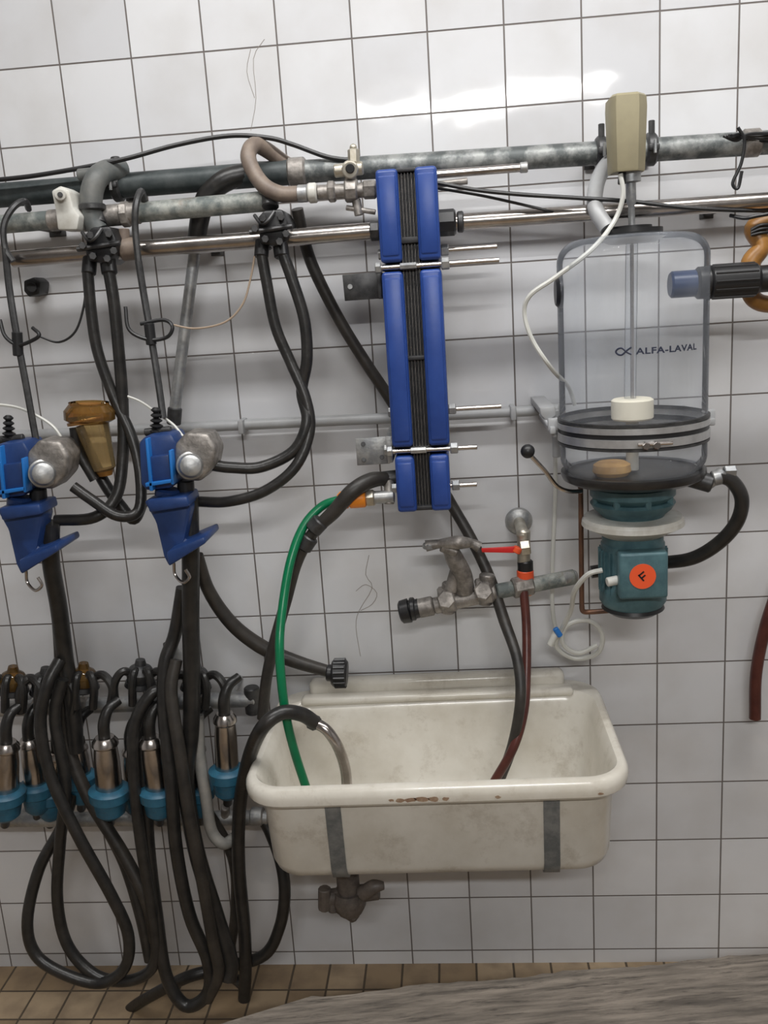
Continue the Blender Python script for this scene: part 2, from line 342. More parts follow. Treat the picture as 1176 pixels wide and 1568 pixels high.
b.pc((542,250,.17),(541,228,.17),9,M_brass,6); b.sph(P(541,226,.17),.007,M_brass)
b.pc((545,305,.17),(550,330,.17),7,M_cast); b.pc((530,318,.17),(575,325,.17),4,M_cast)
b.done()
b=B('brown_rubber_hose')
b.tube([(458,296,.17),(430,297,.18),(405,285,.18),(388,262,.17),(380,238,.16),(390,222,.14),(412,232,.11),(440,252,.09),(470,262,.07),(510,266,.07)],[11,12,12,12,12,12,12,12,12,12],M_brh,14)
b.done()
# ---------------------------------------------------------------- plate heat exchanger
b=B('plate_heat_exchanger')
df=.27
def zx(v): return P(621+29*(v-256)/528,v,df)
w=93*S(621,256,df)
def bluecol(v0,v1,xo,wd):
    a=zx(v0); c=zx(v1); x=(a.x+c.x)/2+xo; h=a.z-c.z
    b.box((x,-df+.085,(a.z+c.z)/2),(wd,.17,h),M_blue,bev=.007,seg=3)
    b.box((x,-df+.0035,(a.z+c.z)/2),(wd*.8,.012,h-.022),M_blue,bev=.004)
for v0,v1 in [(256,400),(414,684),(698,784)]:
    k=.94 if v0>690 else 1
    bluecol(v0,v1,-w*.325*k,w*.37*k); bluecol(v0,v1,w*.325*k,w*.37*k)
a=zx(258); c=zx(782); xm=(a.x+c.x)/2
npl=11
for i in range(npl):
    x=xm-w*.15+w*.30*(i+.5)/npl; o=.006 if i%2 else .0
    b.box((x,-df+.09,(a.z+c.z)/2),(w*.30/npl*.6,.15-o,(a.z-c.z)-.008-o),M_plate if i%2==0 else M_plate2,bev=0)
for v0,v1 in [(256,262),(362,372),(545,552),(776,783)]:
    p0=zx(v0);p1=zx(v1); b.box((xm,-df+.09,(p0.z+p1.z)/2),(w*.34,.165,abs(p0.z-p1.z)),M_plate2,bev=.002)
for v,du,L in [(407,.262,.115),(382,.16,.118),(640,.16,.115),(690,.262,.062),(757,.2,.06)]:
    z=zx(v).z
    b.cyl((xm-w*.5-.012,-du,z),(xm+w*.5+L-.01,-du,z),.0048,M_ss,12)
    b.cyl((xm+w*.5+.001,-du,z),(xm+w*.5+.016,-du,z),.011,M_galv,6); b.cyl((xm-w*.5-.001,-du,z),(xm-w*.5-.012,-du,z),.010,M_galv,6)
for v in (407,690):
    z=zx(v).z; b.cyl((xm-.02,-df+.003,z),(xm+.01,-df+.003,z),.006,M_galv,6)
    b.box((xm,-df+.09,z),(w*.98,.15,.012),M_dkm,bev=.001)
b.pc((668,342,.17),(698,340,.17),20,M_blk,8); b.pc((566,354,.17),(582,353,.17),15,M_dkm,8)
b.done()
b=B('mounting_bracket'); b.slab([(524,421),(580,416),(583,457),(528,461)],.15,.144,M_dkm,.001); b.slab([(576,416),(583,416),(585,457),(580,458)],.20,.02,M_dkm,.001); b.pc((536,439,.1515),(536,439,.149),4,M_galv); b.done()
b=B('mounting_bracket'); b.slab([(544,672),(594,668),(597,710),(547,713)],.17,.165,M_galv,.001); b.slab([(590,668),(600,668),(602,708),(594,710)],.22,.02,M_galv,.001)
for u,v in [(556,680),(585,700),(557,704)]: b.pc((u,v,.1715),(u,v,.169),3.5,M_dkm)
b.pc((588,690,.19),(606,689,.19),9,M_galv,6); b.done()
# ---------------------------------------------------------------- receiver jar
JD=.22; JU=968
jc=P(JU,550,JD); js=S(JU,550,JD); R=111*js
def jz(v): return P(JU,v,JD).z
def jp(z,dx=0,dy=0): return Vector((jc.x+dx,jc.y+dy,z))
b=B('glass_receiver_jar')
zt=jz(362); zs=jz(398); zb=jz(634)
prof=[(zb,R),(zs,R)]
for k in range(1,10):
    a=k/9*math.pi/2; prof.append((zs+(zt-zs)*math.sin(a),R-(R*.30)*(1-math.cos(a))))
prof+= [(zt+.003,R*.5),(zt+.004,R*.3)]
def latz(bb,prof,m,n=64,cap=False):
    z0=prof[0][0]; z1=max(p[0] for p in prof)+1e-4; bb.lathe(jp(z0),jp(z1),[((z-z0)/(z1-z0),r) for z,r in prof],m,n,cap)
latz(b,prof,M_glass)
latz(b,[(jz(722),R*.80),(jz(716),R*.92),(jz(706),R*.985),(jz(698),R),(jz(672),R)],M_glass)
for v0,v1 in [(640,650),(656,669)]: latz(b,[(jz(v1),R*1.01),(jz(v1)+.001,R*1.035),(jz(v0)-.001,R*1.035),(jz(v0),R*1.01)],M_band)
latz(b,[(jz(657),R*1.0),(jz(656.5),R*1.02),(jz(650),R*1.02),(jz(649),R*1.0)],M_blk)
latz(b,[(jz(640),R*1.0),(jz(639),R*1.03),(jz(635),R*1.03),(jz(634),R*1.0)],M_dkm)
latz(b,[(jz(674),R*1.0),(jz(673.5),R*1.03),(jz(670),R*1.03),(jz(669),R*1.0)],M_dkm)
for dx in (-.006,.012):
    b.cyl(jp(jz(663),dx,-R*1.04),jp(jz(663),dx,-R*1.04-.016),.007,M_ss,6)
b.cyl(jp(jz(661),-.02,-R*1.04-.01),jp(jz(661),.04,-R*1.04-.01),.003,M_ss,8)
b.lathe(jp(zt-.0),jp(zt+.018),[(0,R*.36),(.3,R*.40),(.7,R*.40),(.75,R*.26),(1,R*.26)],M_blk,32)
b.lathe(jp(zt-.003),jp(zt-.012),[(0,R*.44),(1,R*.3)],M_pvc,32)
latz(b,[(jz(738),R*.7),(jz(735),R*.86),(jz(729),R*.97),(jz(722),R*1.0),(jz(717),R*.995),(jz(716),R*.93),(jz(719),R*.85),(jz(722),R*.2)],M_base,64,True)
b.cyl(jp(jz(630),0,0),jp(zt+.02),.0035,M_ss,12); b.cyl(jp(jz(612),-.004,0),jp(zt+.0),.011,M_glass,16)
b.lathe(jp(jz(642)),jp(jz(610)),[(0,.036),(.08,.039),(.92,.039),(1,.035)],M_float,32)
b.lathe(jp(jz(720),-.045,-.035),jp(jz(700),-.045,-.035),[(0,.03),(.3,.036),(.8,.034),(1,.026)],M_orefl,24)  # lump standing in for the orange reflection in the lower glass
b.cyl(jp(jz(720),0,0),jp(jz(645),0,0),.012,M_wht,16)
zi=P(1075,433,JD).z
b.cyl(jp(zi,R*.5),jp(zi,R*.86),.024,M_inlet,24); b.cyl(jp(zi,R*.84),jp(zi,R*1.04),.029,M_blk,24)
b.lathe(jp(zi,R*1.0),jp(zi,R*1.0+.30),[(0,.024),(.02,.03),(.28,.03),(.3,.024),(.36,.024),(.38,.027),(1,.027)],M_blk,24)
for k in range(12):
    a=k/12*math.tau; b.cyl(jp(zi+.029*math.sin(a),R*1.06,.029*math.cos(a)),jp(zi+.029*math.sin(a),R*1.06+.075,.029*math.cos(a)),.0025,M_blk,6)
zl=P(857,447,JD).z; b.lathe(jp(zl,-R*.94),jp(zl,-R*1.03),[(0,.03),(.5,.03),(1,.024)],M_blk,24)
for sx in (-1,1):
    z=jz(645); b.box(jp(z,sx*R*1.08,.02),(.022,.02,.024),M_pvc); Lb=abs(jc.y)-WG; b.box((jc.x+sx*R*1.1,-WG-Lb/2,z-.01),(.012,Lb,.014),M_pvc)
b.cyl(jp(jz(732),R*.75,-.02),jp(jz(742),R*1.05,-.03),.018,M_dkm,16); b.cyl(jp(jz(742),R*.98,-.03),jp(jz(724),R*1.2,-.03),.012,M_galv,12); b.cyl(jp(jz(724),R*1.2,-.03),jp(jz(724),R*1.36,-.03),.011,M_galv,6)
cu=bpy.data.curves.new('t','FONT'); cu.body='ALFA-LAVAL'; cu.size=.0165; cu.space_character=1.1; cu.offset=.0005; to=bpy.data.objects.new('t',cu); bpy.context.scene.collection.objects.link(to)
bpy.context.view_layer.update(); dg=bpy.context.evaluated_depsgraph_get(); tm=bpy.data.meshes.new_from_object(to.evaluated_get(dg))
tx=[v.co.copy() for v in tm.vertices]; mxx=max(v.x for v in tx)
jf=S(JU,541,JD+R*.9); a0=math.asin(-17*jf/R); a1=math.asin(80*jf/R); z0=P(JU,542,JD+R*.9).z
def wrapa(a,z): return Vector((jc.x+R*1.003*math.sin(a),jc.y-R*1.003*math.cos(a),z))
b.add([wrapa(a0+(a1-a0)*v.x/mxx,z0+v.y*.9) for v in tx],[list(p.vertices) for p in tm.polygons],M_ink)
bpy.data.objects.remove(to)
b.tubew([wrapa((dx*jf)/R,z0+dz*jf) for dx,dz in [(-24,0),(-31,4),(-38,10),(-44,9),(-47,5),(-44,1),(-38,0),(-31,6),(-24,11)]],.0016,M_ink,6,4)
b.done()
b=B('level_sensor_housing')
z0=jz(264);z1=jz(146); c=P(960,205,JD)
hw=27*js; pts=[(-hw,.03),(-hw,-.022),(-hw+.008,-.034),(hw*.45,-.034),(hw,-.01),(hw,.03)]
vs=[];n=len(pts)
for z,k in [(z0,.86),(z0+.004,.9),(z1-.02,1.0),(z1-.004,.97),(z1,.85)]:
    for x,y in pts: vs.append((c.x+x*k,c.y+y*k,z))
fs=[[i*n+j,i*n+(j+1)%n,(i+1)*n+(j+1)%n,(i+1)*n+j] for i in range(4) for j in range(n)]+[list(range(n))[::-1],[4*n+j for j in range(n)]]
b.add(vs,fs,M_bei)
b.lathe((c.x+.006,c.y,z0+.001),(jc.x,jc.y,zt+.016),[(0,.018),(.18,.018),(.2,.009),(.55,.009),(.6,.006),(1,.006)],M_galv,20)
b.cyl((c.x-.01,c.y-.01,z0+.002),(c.x-.012,c.y-.012,z0-.02),.007,M_blk,12)
b.done()
b=B('curved_vent_pipe'); b.tube([(940,240,.12),(922,262,.14),(912,290,.17),(912,320,.2),(930,350,.22)],12,M_pvc,16); b.done()
b=B('milk_pump_motor')
def ml(v0,v1,prof,m,n=40): b.lathe(jp(jz(v0)),jp(jz(v1)),[(t,r*js) for t,r in prof],m,n)
ml(734,765,[(0,50),(.3,66),(.7,66),(1,56)],M_teal); ml(764,790,[(0,62),(.15,66),(.5,60),(.8,50),(1,48)],M_teal)
for k in range(8):
    a=k/8*math.tau+.2; b.cyl(jp(jz(768),60*js*math.cos(a),60*js*math.sin(a)),jp(jz(750),60*js*math.cos(a),60*js*math.sin(a)),.007,M_teal,8)
ml(788,795,[(0,50),(.2,76),(1,79)],M_wht); ml(794,822,[(0,79),(.25,80),(.55,62),(1,40)],M_wht)
ml(812,830,[(0,48),(1,48)],M_teal); ml(826,926,[(0,46),(.04,50),(.6,50),(.66,53),(.9,53),(1,46)],M_teal); ml(924,936,[(0,48),(.4,50),(1,38)],M_blk)
for k in range(28):
    a=k/28*math.tau; b.box(jp((jz(838)+jz(900))/2,51*js*math.cos(a),51*js*math.sin(a)),(.008,.0025,jz(838)-jz(900)),M_teal,Matrix.Rotation(a,3,'Z'),0)
b.box(jp((jz(828)+jz(896))/2,3*js,-58*js),(74*js,.035,jz(828)-jz(896)),M_teal,bev=.006,seg=3)
zc=jz(862); y0=-58*js-.0178
b.lathe(jp(zc,1*js,y0),jp(zc,1*js,y0-.0008),[(0,20*js),(1,20*js)],M_orr,32)
rt=Matrix.Rotation(-.7,3,'Y')
for o_,sz in [((-.004,0,.0),(.003,.0006,.016)),((.002,0,.006),(.012,.0006,.003)),((.001,0,-.001),(.009,.0006,.003))]:
    v_=rt@Vector(o_); b.box(jp(zc+v_.z,1*js+v_.x,y0-.001),sz,M_blk,rt,0)
b.cyl(jp(jz(872),-30*js,-50*js),jp(jz(874),-50*js,-54*js),.009,M_wht,12)
b.done()
b=B('pump_delivery_hose')
b.tube([(1100,728,.25),(1122,738,.25),(1136,765,.25),(1128,800,.24),(1100,832,.22),(1060,855,.2),(1012,862,.17),(960,868,.12),(905,876,.12)],10.5,M_rub,14); b.pc((1090,733,.25),(1104,730,.25),12,M_galv); b.done()
b=B('jar_support_frame')
b.pc((889,738,.16),(891,932,.16),4,M_cop); b.tube([(891,928,.16),(893,936,.16),(905,937,.16),(932,935,.17)],4,M_cop)
b.pc((850,628,.12),(852,700,.12),6,M_pvc); b.slab([(826,624),(850,622),(852,636),(838,646),(828,636)],.2,WG,M_pvc,.003)
b.slab([(822,622),(858,619),(858,630),(824,633)],.03,WG,M_pvc,.002)
b.tube([(829,634,.18),(840,650,.2),(850,668,.2)],4,M_pvc)
b.done()
b=B('drain_lever'); b.tube([(812,697,.26),(835,722,.25),(852,744,.24),(870,752,.23),(890,752,.2)],3.5,M_ss,10); b.sph(P(808,691,.26),11*S(808,691,.26),M_blk); b.done()
# ---------------------------------------------------------------- cables
def cable(name,pts,r,m,n=8):
    b=B(name); b.tube(pts,r,m,n); return b.done()
cable('black_power_cable',[(-30,278,.14),(60,268,.14),(180,246,.14),(270,222,.13),(350,208,.13),(410,211,.13),(450,222,.12),(500,240,.12),(540,246,.12)],3.6,M_blk)
cable('black_power_cable',[(670,280,.2),(730,291,.2),(800,298,.2),(880,303,.2),(960,308,.21),(1050,318,.2),(1130,322,.18),(1220,322,.16)],3.2,M_blk)
cable('black_power_cable',[(668,288,.19),(740,300,.19),(820,318,.19),(850,325,.18),(900,328,.14)],2.2,M_blk)
cable('white_sensor_cable',[(950,266,.24),(954,300,.24),(940,340,.24),(905,383,.28),(850,425,.27),(812,452,.26),(803,480,.25),(815,520,.25),(845,565,.24),(870,592,.1),(880,620,.08)],3.6,M_wire)
cable('white_drop_cable',[(850,660,.05),(850,760,.05),(846,860,.05),(846,930,.05),(852,970,.06)],3.2,M_wire)
cable('white_motor_cable',[(922,873,.26),(900,880,.26),(880,905,.22),(874,935,.15),(858,968,.10),(852,990,.08),(880,1008,.08),(915,1000,.09),(922,970,.10),(900,950,.10),(868,958,.10),(862,985,.1),(885,1000,.1),(915,988,.1)],3.8,M_wire)
b=B('cable_end_plug'); b.pc((852,968,.115),(842,988,.115),5,M_wire); b.pc((850,962,.12),(858,974,.12),4.5,M_lblue); b.done()
cable('thin_tan_cord',[(262,497,.2),(300,503,.2),(345,493,.2),(372,465,.2),(384,425,.2),(390,392,.2)],1.6,M_tan,6)
cable('thin_black_cord',[(60,515,.2),(90,524,.2),(115,508,.2),(128,470,.2),(132,430,.2)],1.8,M_blk,6)
cable('clear_vacuum_tube',[(-20,618,.22),(30,625,.22),(75,648,.23),(95,672,.24),(102,695,.24)],2.6,M_wire,6)
cable('clear_vacuum_tube',[(190,605,.2),(215,615,.2),(240,632,.22),(265,650,.24),(280,668,.25)],2.2,M_wire,6)
b=B('twisted_wire_bundle')
for k in range(4):
    b.tube([(1108+k*4,208,.14+.01*k),(1128+k*2,215-k*3,.15),(1150,205+k*3,.15-.01*k),(1220,205+k*5,.15)],2.6,M_blk,8)
b.tube([(1130,195,.16),(1140,215,.16),(1135,250,.16),(1122,280,.16),(1130,288,.16),(1136,262,.16)],2.6,M_blk,8)
b.done()
b=B('amber_rubber_elbow')
b.tube([(1225,330,.16),(1182,338,.17),(1156,350,.17),(1166,378,.18),(1150,402,.18),(1146,440,.18),(1165,464,.17),(1225,466,.15)],[13,14,16,13,15,13,13,13],M_ambr,16)
for k in range(3): b.tube([(1150,352+k*4,.195),(1168,344+k*6,.195),(1200,346+k*4,.18)],2.4,M_blk,8)
b.tube([(1118,330,.17),(1140,334,.19),(1162,330,.2),(1210,322,.19)],3,M_blk,8)
b.done()
# ---------------------------------------------------------------- hoses
def hose(pts,r=9,m=M_rub,name='black_rubber_hose',ends=None):
    b=B(name); b.tube(pts,r,m,14)
    if ends:
        for a,c_,rr,mm in ends: b.pc(a,c_,rr,mm)
    return b.done()
hose([(475,262,.08),(430,264,.09),(385,266,.1),(345,276,.11),(318,300,.11),(307,330,.11),(300,372,.10)],[15,16,17,17,16,15,14])
b=B('vertical_steel_tube'); b.pc((300,372,.09),(267,632,.09),9,M_galv); b.pc((268,624,.09),(266,650,.09),11,M_dkm); b.done()
hose([(455,320,.12),(465,365,.1),(482,415,.09),(520,490,.08),(560,555,.07),(600,615,.06),(645,690,.06),(690,770,.06),(720,822,.08),(750,885,.11),(772,950,.16),(792,1010,.22),(797,1070,.26),(785,1140,.26),(765,1195,.25)],[9,9,9,9,9,9,9,9,9,9,9,8,8,8,8],M_rub2)
hose([(400,385,.2),(408,430,.2),(422,500,.2),(445,555,.2),(468,610,.21),(474,660,.22),(452,715,.24),(405,752,.25),(350,768,.25),(300,768,.24)],8.5)
hose([(432,385,.2),(448,430,.2),(466,490,.2),(470,550,.2),(462,600,.2),(470,645,.22),(450,690,.23),(400,715,.24),(355,716,.25),(322,712,.26)],9)
hose([(134,412,.2),(140,480,.2),(150,540,.2),(175,610,.2),(202,670,.21),(215,730,.23),(212,782,.25),(180,790,.27),(140,765,.27),(112,745,.27)],8.5)
hose([(164,400,.2),(174,460,.2),(182,540,.2),(188,620,.2),(188,700,.21),(178,760,.23),(145,792,.25),(85,797,.25)],9)
hose([(120,655,.18),(135,690,.19),(160,740,.2),(185,775,.2),(205,795,.2),(218,770,.2)],9)
b=B('hanging_hook_strap')
b.tube([(20,400,.21),(8,380,.21),(6,345,.21),(20,318,.2),(38,308,.17),(44,320,.12)],5,M_dkm,8); b.tube([(8,380,.21),(14,440,.21),(25,510,.22),(40,590,.23),(58,690,.24)],5.5,M_dkm,10)
b.tube([(0,490,.22),(8,515,.23),(28,528,.23),(52,520,.23),(60,512,.23),(50,502,.22)],3,M_blk,8); b.pc((26,508,.225),(28,545,.225),8,M_blk)
b.done()
b=B('hanging_hook_strap')
b.tube([(212,400,.21),(207,350,.21),(208,315,.21),(216,293,.18),(222,310,.15)],5.5,M_dkm,8); b.tube([(212,400,.21),(220,450,.21),(232,520,.22),(243,590,.23),(250,640,.24)],5.5,M_dkm,10)
b.tube([(192,470,.22),(198,505,.23),(228,520,.23),(256,516,.23),(264,500,.23),(250,490,.22),(215,496,.22)],3,M_blk,8); b.pc((228,495,.225),(232,528,.225),8,M_blk); b.done()
b=B('black_wall_plug'); b.slab([(36,430),(52,424),(62,432),(60,450),(44,455),(36,446)],.05,WG,M_blk,.003); b.pc((48,440,.06),(48,440,.045),8,M_blk,12); b.done()
# ---------------------------------------------------------------- blue shut-off units
def unit(dx,dy):
    b=B('milking_point_valve')
    q=lambda pts:[(u+dx,v+dy) for u,v in pts]
    e=lambda u,v,d:(u+dx,v+dy,d)
    b.slab(q([(212,678),(222,668),(262,664),(270,678),(270,740),(262,748),(224,752),(215,742)]),.30,.22,M_blued,.006)
    b.slab(q([(226,700),(258,696),(262,736),(230,742)]),.312,.295,M_blued,.003)
    for pts in [[(222,672),(226,672),(234,752),(229,752)],[(258,690),(262,690),(266,742),(262,742)],[(222,740),(264,734),(264,739),(223,746)]]: b.slab(q(pts),.318,.29,M_lblue,.001)
    for k in range(5): b.lathe(P(*e(240-k*.3,664-k*8,.25)),P(*e(240-k*.3,656-k*8,.25)),[(0,.005),(.4,.0135-.001*k),(.6,.0135-.001*k),(1,.005)],M_blk,20)
    b.pc(e(222,662,.25),e(262,658,.25),6,M_dkm)
    b.slab(q([(266,682),(284,662),(318,664),(331,688),(326,716),(306,738),(278,736),(266,716)]),.30,.23,M_cast,.008,3)
    b.pl(e(292,713,.33),e(292,713,.295),[(0,10),(.12,16),(.35,19),(.7,19),(.75,22),(1,22)],M_galv,32)
    b.pc(e(258,748,.27),e(256,775,.27),20,M_blued)
    b.slab(q([(220,768),(250,758),(290,762),(292,780),(282,828),(314,818),(312,832),(282,852),(258,868),(250,852),(238,800)]),.30,.25,M_blued,.005)
    b.slab(q([(224,766),(286,760),(290,776),(228,786)]),.32,.24,M_blued,.005)
    b.slab(q([(254,846),(312,822),(315,832),(258,868)]),.34,.23,M_blued,.004)
    b.tube([e(266,862,.27),e(268,880,.27),e(280,892,.28),e(290,884,.28),e(284,872,.28)],2.5,M_ss,8)
    b.pc(e(284,735,.26),e(286,770,.26),13,M_blk)
    return b.done()
unit(0,0); unit(-226,12)
b=B('amber_filter_cup')
b.pl((138,648,.22),(136,616,.22),[(0,26),(.12,34),(.2,38),(.6,38),(.75,34),(.9,30),(1,30)],M_ambt,36,cap=False)
b.pl((138,646,.22),(137,642,.22),[(0,34),(1,34)],M_ambr,36)
b.pl((162,722,.22),(140,648,.22),[(0,12),(.06,17),(.5,21),(1,26)],M_amb,32,cap=False); b.pl((162,728,.22),(160,718,.22),[(0,10),(1,15)],M_ambr)
b.tube([(114,655,.23),(120,690,.23),(145,735,.23)],8,M_rub,12)
b.done()
# long hanging hoses
hose([(78,800,.26),(78,860,.25),(90,930,.22),(100,1010,.2),(112,1090,.2),(116,1150,.2)],13,M_rub)
hose([(66,810,.24),(84,900,.21),(92,980,.2),(95,1060,.2),(100,1130,.2),(135,1220,.22),(190,1310,.24),(225,1380,.26),(238,1440,.26)],10,M_rub2)
hose([(92,1010,.22),(72,1050,.25),(62,1110,.26),(78,1190,.27),(120,1280,.28),(170,1370,.28),(196,1430,.28),(192,1480,.28),(155,1505,.28),(100,1492,.28),(55,1462,.27),(42,1410,.26),(60,1330,.24),(95,1265,.22),(112,1215,.2)],9)
hose([(96,1040,.23),(84,1100,.24),(100,1200,.25),(92,1290,.25),(88,1380,.25),(105,1450,.26),(150,1495,.27),(205,1500,.27),(238,1470,.27),(232,1390,.27),(216,1290,.27),(205,1190,.27),(206,1110,.26),(232,1062,.24),(258,1058,.22)],9,M_rub)
hose([(290,760,.26),(292,860,.25),(292,950,.24),(294,1040,.24),(292,1120,.24),(285,1200,.24),(300,1300,.25),(330,1400,.26),(352,1470,.27),(350,1500,.28)],13)
hose([(280,900,.22),(268,970,.22),(252,1020,.24),(252,1100,.26),(262,1200,.28),(270,1300,.28),(290,1400,.28),(318,1470,.28),(318,1520,.28),(285,1540,.28),(255,1495,.27),(240,1400,.26),(228,1300,.25),(222,1200,.24),(214,1120,.22),(236,1070,.2)],10)
hose([(270,1010,.24),(262,1060,.26),(275,1150,.28),(290,1250,.29),(310,1350,.29),(326,1440,.29),(335,1490,.29),(318,1530,.28)],9.5,M_rub2)
hose([(302,850,.22),(320,905,.2),(355,955,.19),(400,990,.18),(450,1012,.18),(510,1030,.2)],[9,10,11,12,11,9],M_rub2)
b=B('hose_end_cap'); b.pc((500,1030,.2),(514,1031,.2),13,M_blk); b.pc((508,1030,.2),(532,1031,.2),21,M_blk,18)
c=P(521,1030.5,.2)
for k in range(16):
    a=k/16*math.tau; r_=21*S(520,1030,.2); b.cyl(c+Vector((-.012,r_*math.cos(a),r_*math.sin(a))),c+Vector((.012,r_*math.cos(a),r_*math.sin(a))),.003,M_blk,6)
b.done()
hose([(602,733,.18),(570,735,.2),(540,752,.22),(510,785,.22),(480,815,.22),(455,860,.22),(438,920,.22),(420,985,.22),(408,1040,.22),(402,1100,.22)],[10,12,12,11,9,9,9,9,9,9],M_rub2,'black_rubber_hose',
 [((492,797,.22),(478,812,.22),14,M_dkm),((476,822,.22),(464,840,.22),13,M_dkm),((610,731,.18),(585,734,.185),12,M_dkm)])
hose([(484,1108,.33),(462,1094,.35),(430,1092,.37),(398,1120,.38),(376,1180,.3),(366,1250,.24),(366,1330,.22),(374,1420,.22),(376,1480,.22),(374,1530,.22)],10.5,M_rub,'black_rubber_hose')
hose([(402,1252,.14),(414,1275,.15),(430,1320,.18),(436,1370,.2),(428,1420,.2),(405,1462,.2),(350,1480,.2),(290,1495,.22),(240,1520,.2),(200,1545,.14),(170,1580,.14)],9)
b=B('curved_steel_spout'); b.tube([(480,1106,.33),(500,1118,.34),(518,1145,.34),(529,1180,.33),(532,1222,.33)],8.5,M_ss,16); b.pc((474,1103,.33),(486,1109,.33),12,M_dkm); b.done()
hose([(303,1095,.2),(306,1160,.22),(316,1225,.23),(324,1272,.23),(342,1292,.23),(360,1282,.2)],9,M_rubl,'grey_rubber_hose')
hose([(1195,890,.05),(1172,960,.05),(1158,1030,.05),(1156,1100,.05)],9,M_redh,'dark_red_rubber_hose')
hose([(802,905,.14),(806,960,.16),(806,1030,.2),(802,1090,.24),(786,1145,.27),(755,1200,.27)],7,M_redh,'dark_red_rubber_hose')
hose([(520,765,.2),(492,776,.2),(465,806,.22),(446,855,.25),(434,920,.28),(428,990,.32),(434,1070,.34),(448,1140,.34),(474,1222,.33)],7,M_grn,'green_garden_hose')
b=B('orange_hose_coupling'); b.pl((517,766,.2),(560,763,.2),[(0,9),(.1,13),(.35,14),(.4,11),(.45,14),(.95,14),(1,12)],M_org,20); b.pc((560,763,.2),(574,762,.2),14,M_brass,6); b.pc((572,762,.2),(604,760,.2),10,M_galv); b.pc((596,772,.2),(596,735,.19),8,M_cast); b.done()
# ---------------------------------------------------------------- mixing valve & tap on wall
b=B('mixing_valve')
b.pc((664,928,.13),(760,906,.13),13,M_cast); b.pc((640,932,.13),(664,927,.13),15,M_cast); b.pl((612,938,.13),(642,931,.13),[(0,14),(.1,18),(.5,19),(.55,15),(1,15)],M_blk,20)
b.pc((628,933,.13),(636,932,.13),18,M_blk,12)
for u,v in [(685,918),(742,905)]: b.pc((u-12,v+2,.13),(u+12,v-3,.13),22,M_cast,8); b.pc((u,v+20,.13),(u+4,v-26,.13),12,M_cast); b.pc((u-2,v,.16),(u-2,v,.10),15,M_cast,6)
b.pc((760,906,.13),(880,883,.10),12,M_galg); b.pc((785,901,.13),(815,895,.12),17,M_cast,8); b.pc((862,886,.11),(882,882,.10),10,M_galv)
b.tube([(712,905,.13),(708,880,.14),(696,855,.15),(690,842,.15)],[15,15,14,12],M_cast,16); b.pc((690,905,.14),(702,862,.14),10,M_cast)
b.tube([(652,836,.16),(672,833,.16),(700,831,.17),(722,832,.16),(734,838,.16)],[9,7,11,7,9],M_cast,12); b.pc((676,836,.16),(700,846,.16),9,M_cast); b.pc((656,832,.16),(656,840,.16),9,M_galv)
stem(b,P(700,905,.13),.013,M_cast)
b.done()
b=B('wall_faucet')
fc=P(801,818,.12)
stem(b,fc,.012,M_brass,.03)
b.pc((802,812,.12),(802,862,.12),10,M_brass); b.pc((796,840,.13),(812,838,.13),12,M_brass,6); b.sph(fc,.014,M_brass)
b.slab([(737,840),(790,837),(792,847),(738,846)],.145,.14,M_red,.001); b.pc((790,846,.14),(794,838,.14),7,M_orr)
b.pc((804,858,.12),(805,885,.12),12,M_blk); b.pc((804,872,.12),(805,896,.12),13,M_orr); b.pc((805,896,.12),(805,912,.125),10,M_org)
b.done()
# ---------------------------------------------------------------- sink
b=B('enamel_wash_sink')
DF=.46
pl_=P(376,1222,DF); pr_=P(961,1200,DF); zr=(pl_.z+pr_.z)/2+.006; xc=(pl_.x+pr_.x)/2; W=(pr_.x-pl_.x)*1.045
tilt=math.radians(.6)
YB=.004
def rr(w,y0,y1,rad,z,n=9):
    pts=[]; y0=max(y0,YB)
    for cx_,cy_,a0 in [(w/2-rad,-y1+rad,-90),(w/2-rad,-y0-rad,0),(-w/2+rad,-y0-rad,90),(-w/2+rad,-y1+rad,180)]:
        for k in range(n):
            a=math.radians(a0+90*k/(n-1)); x=cx_+rad*math.cos(a); pts.append(Vector((xc+x,cy_+rad*math.sin(a),z+x*tilt)))
    return pts
Hs=.238
rings=[rr(W-.17,.12,DF-.14,.03,zr-Hs),rr(W-.125,.08,DF-.105,.045,zr-Hs+.002),rr(W-.095,.06,DF-.078,.06,zr-Hs+.009),rr(W-.072,.05,DF-.056,.065,zr-Hs+.024),rr(W-.062,.045,DF-.044,.068,zr-Hs+.046),rr(W-.052,.03,DF-.03,.07,zr-.05),rr(W-.045,.022,DF-.027,.07,zr-.034),
 rr(W-.012,.004,DF-.006,.078,zr-.036),rr(W-.003,.0,DF-.001,.08,zr-.030),rr(W,.0,DF,.08,zr-.018),rr(W-.002,.0,DF-.002,.08,zr-.007),rr(W-.012,.005,DF-.007,.076,zr-.0005),rr(W-.024,.03,DF-.014,.07,zr+.0015),rr(W-.04,.06,DF-.023,.062,zr),rr(W-.052,.07,DF-.031,.055,zr-.008),rr(W-.065,.078,DF-.04,.055,zr-.03),
 rr(W-.10,.09,DF-.065,.055,zr-Hs+.06),rr(W-.12,.10,DF-.078,.055,zr-Hs+.03),rr(W-.16,.12,DF-.10,.05,zr-Hs+.014),rr(W-.24,.16,DF-.15,.03,zr-Hs+.01)]
n=len(rings[0]); vs=[p for r_ in rings for p in r_]
fs=[[i*n+j,i*n+(j+1)%n,(i+1)*n+(j+1)%n,(i+1)*n+j] for i in range(len(rings)-1) for j in range(n)]+[list(range(n))[::-1],[(len(rings)-1)*n+j for j in range(n)]]
b.add(vs,fs,M_enam)
ry=Matrix.Rotation(-tilt,3,'Y')
b.box((xc,-.026,zr+.011),(W-.15,.04,.05),M_enam,ry,bev=.014,seg=4)
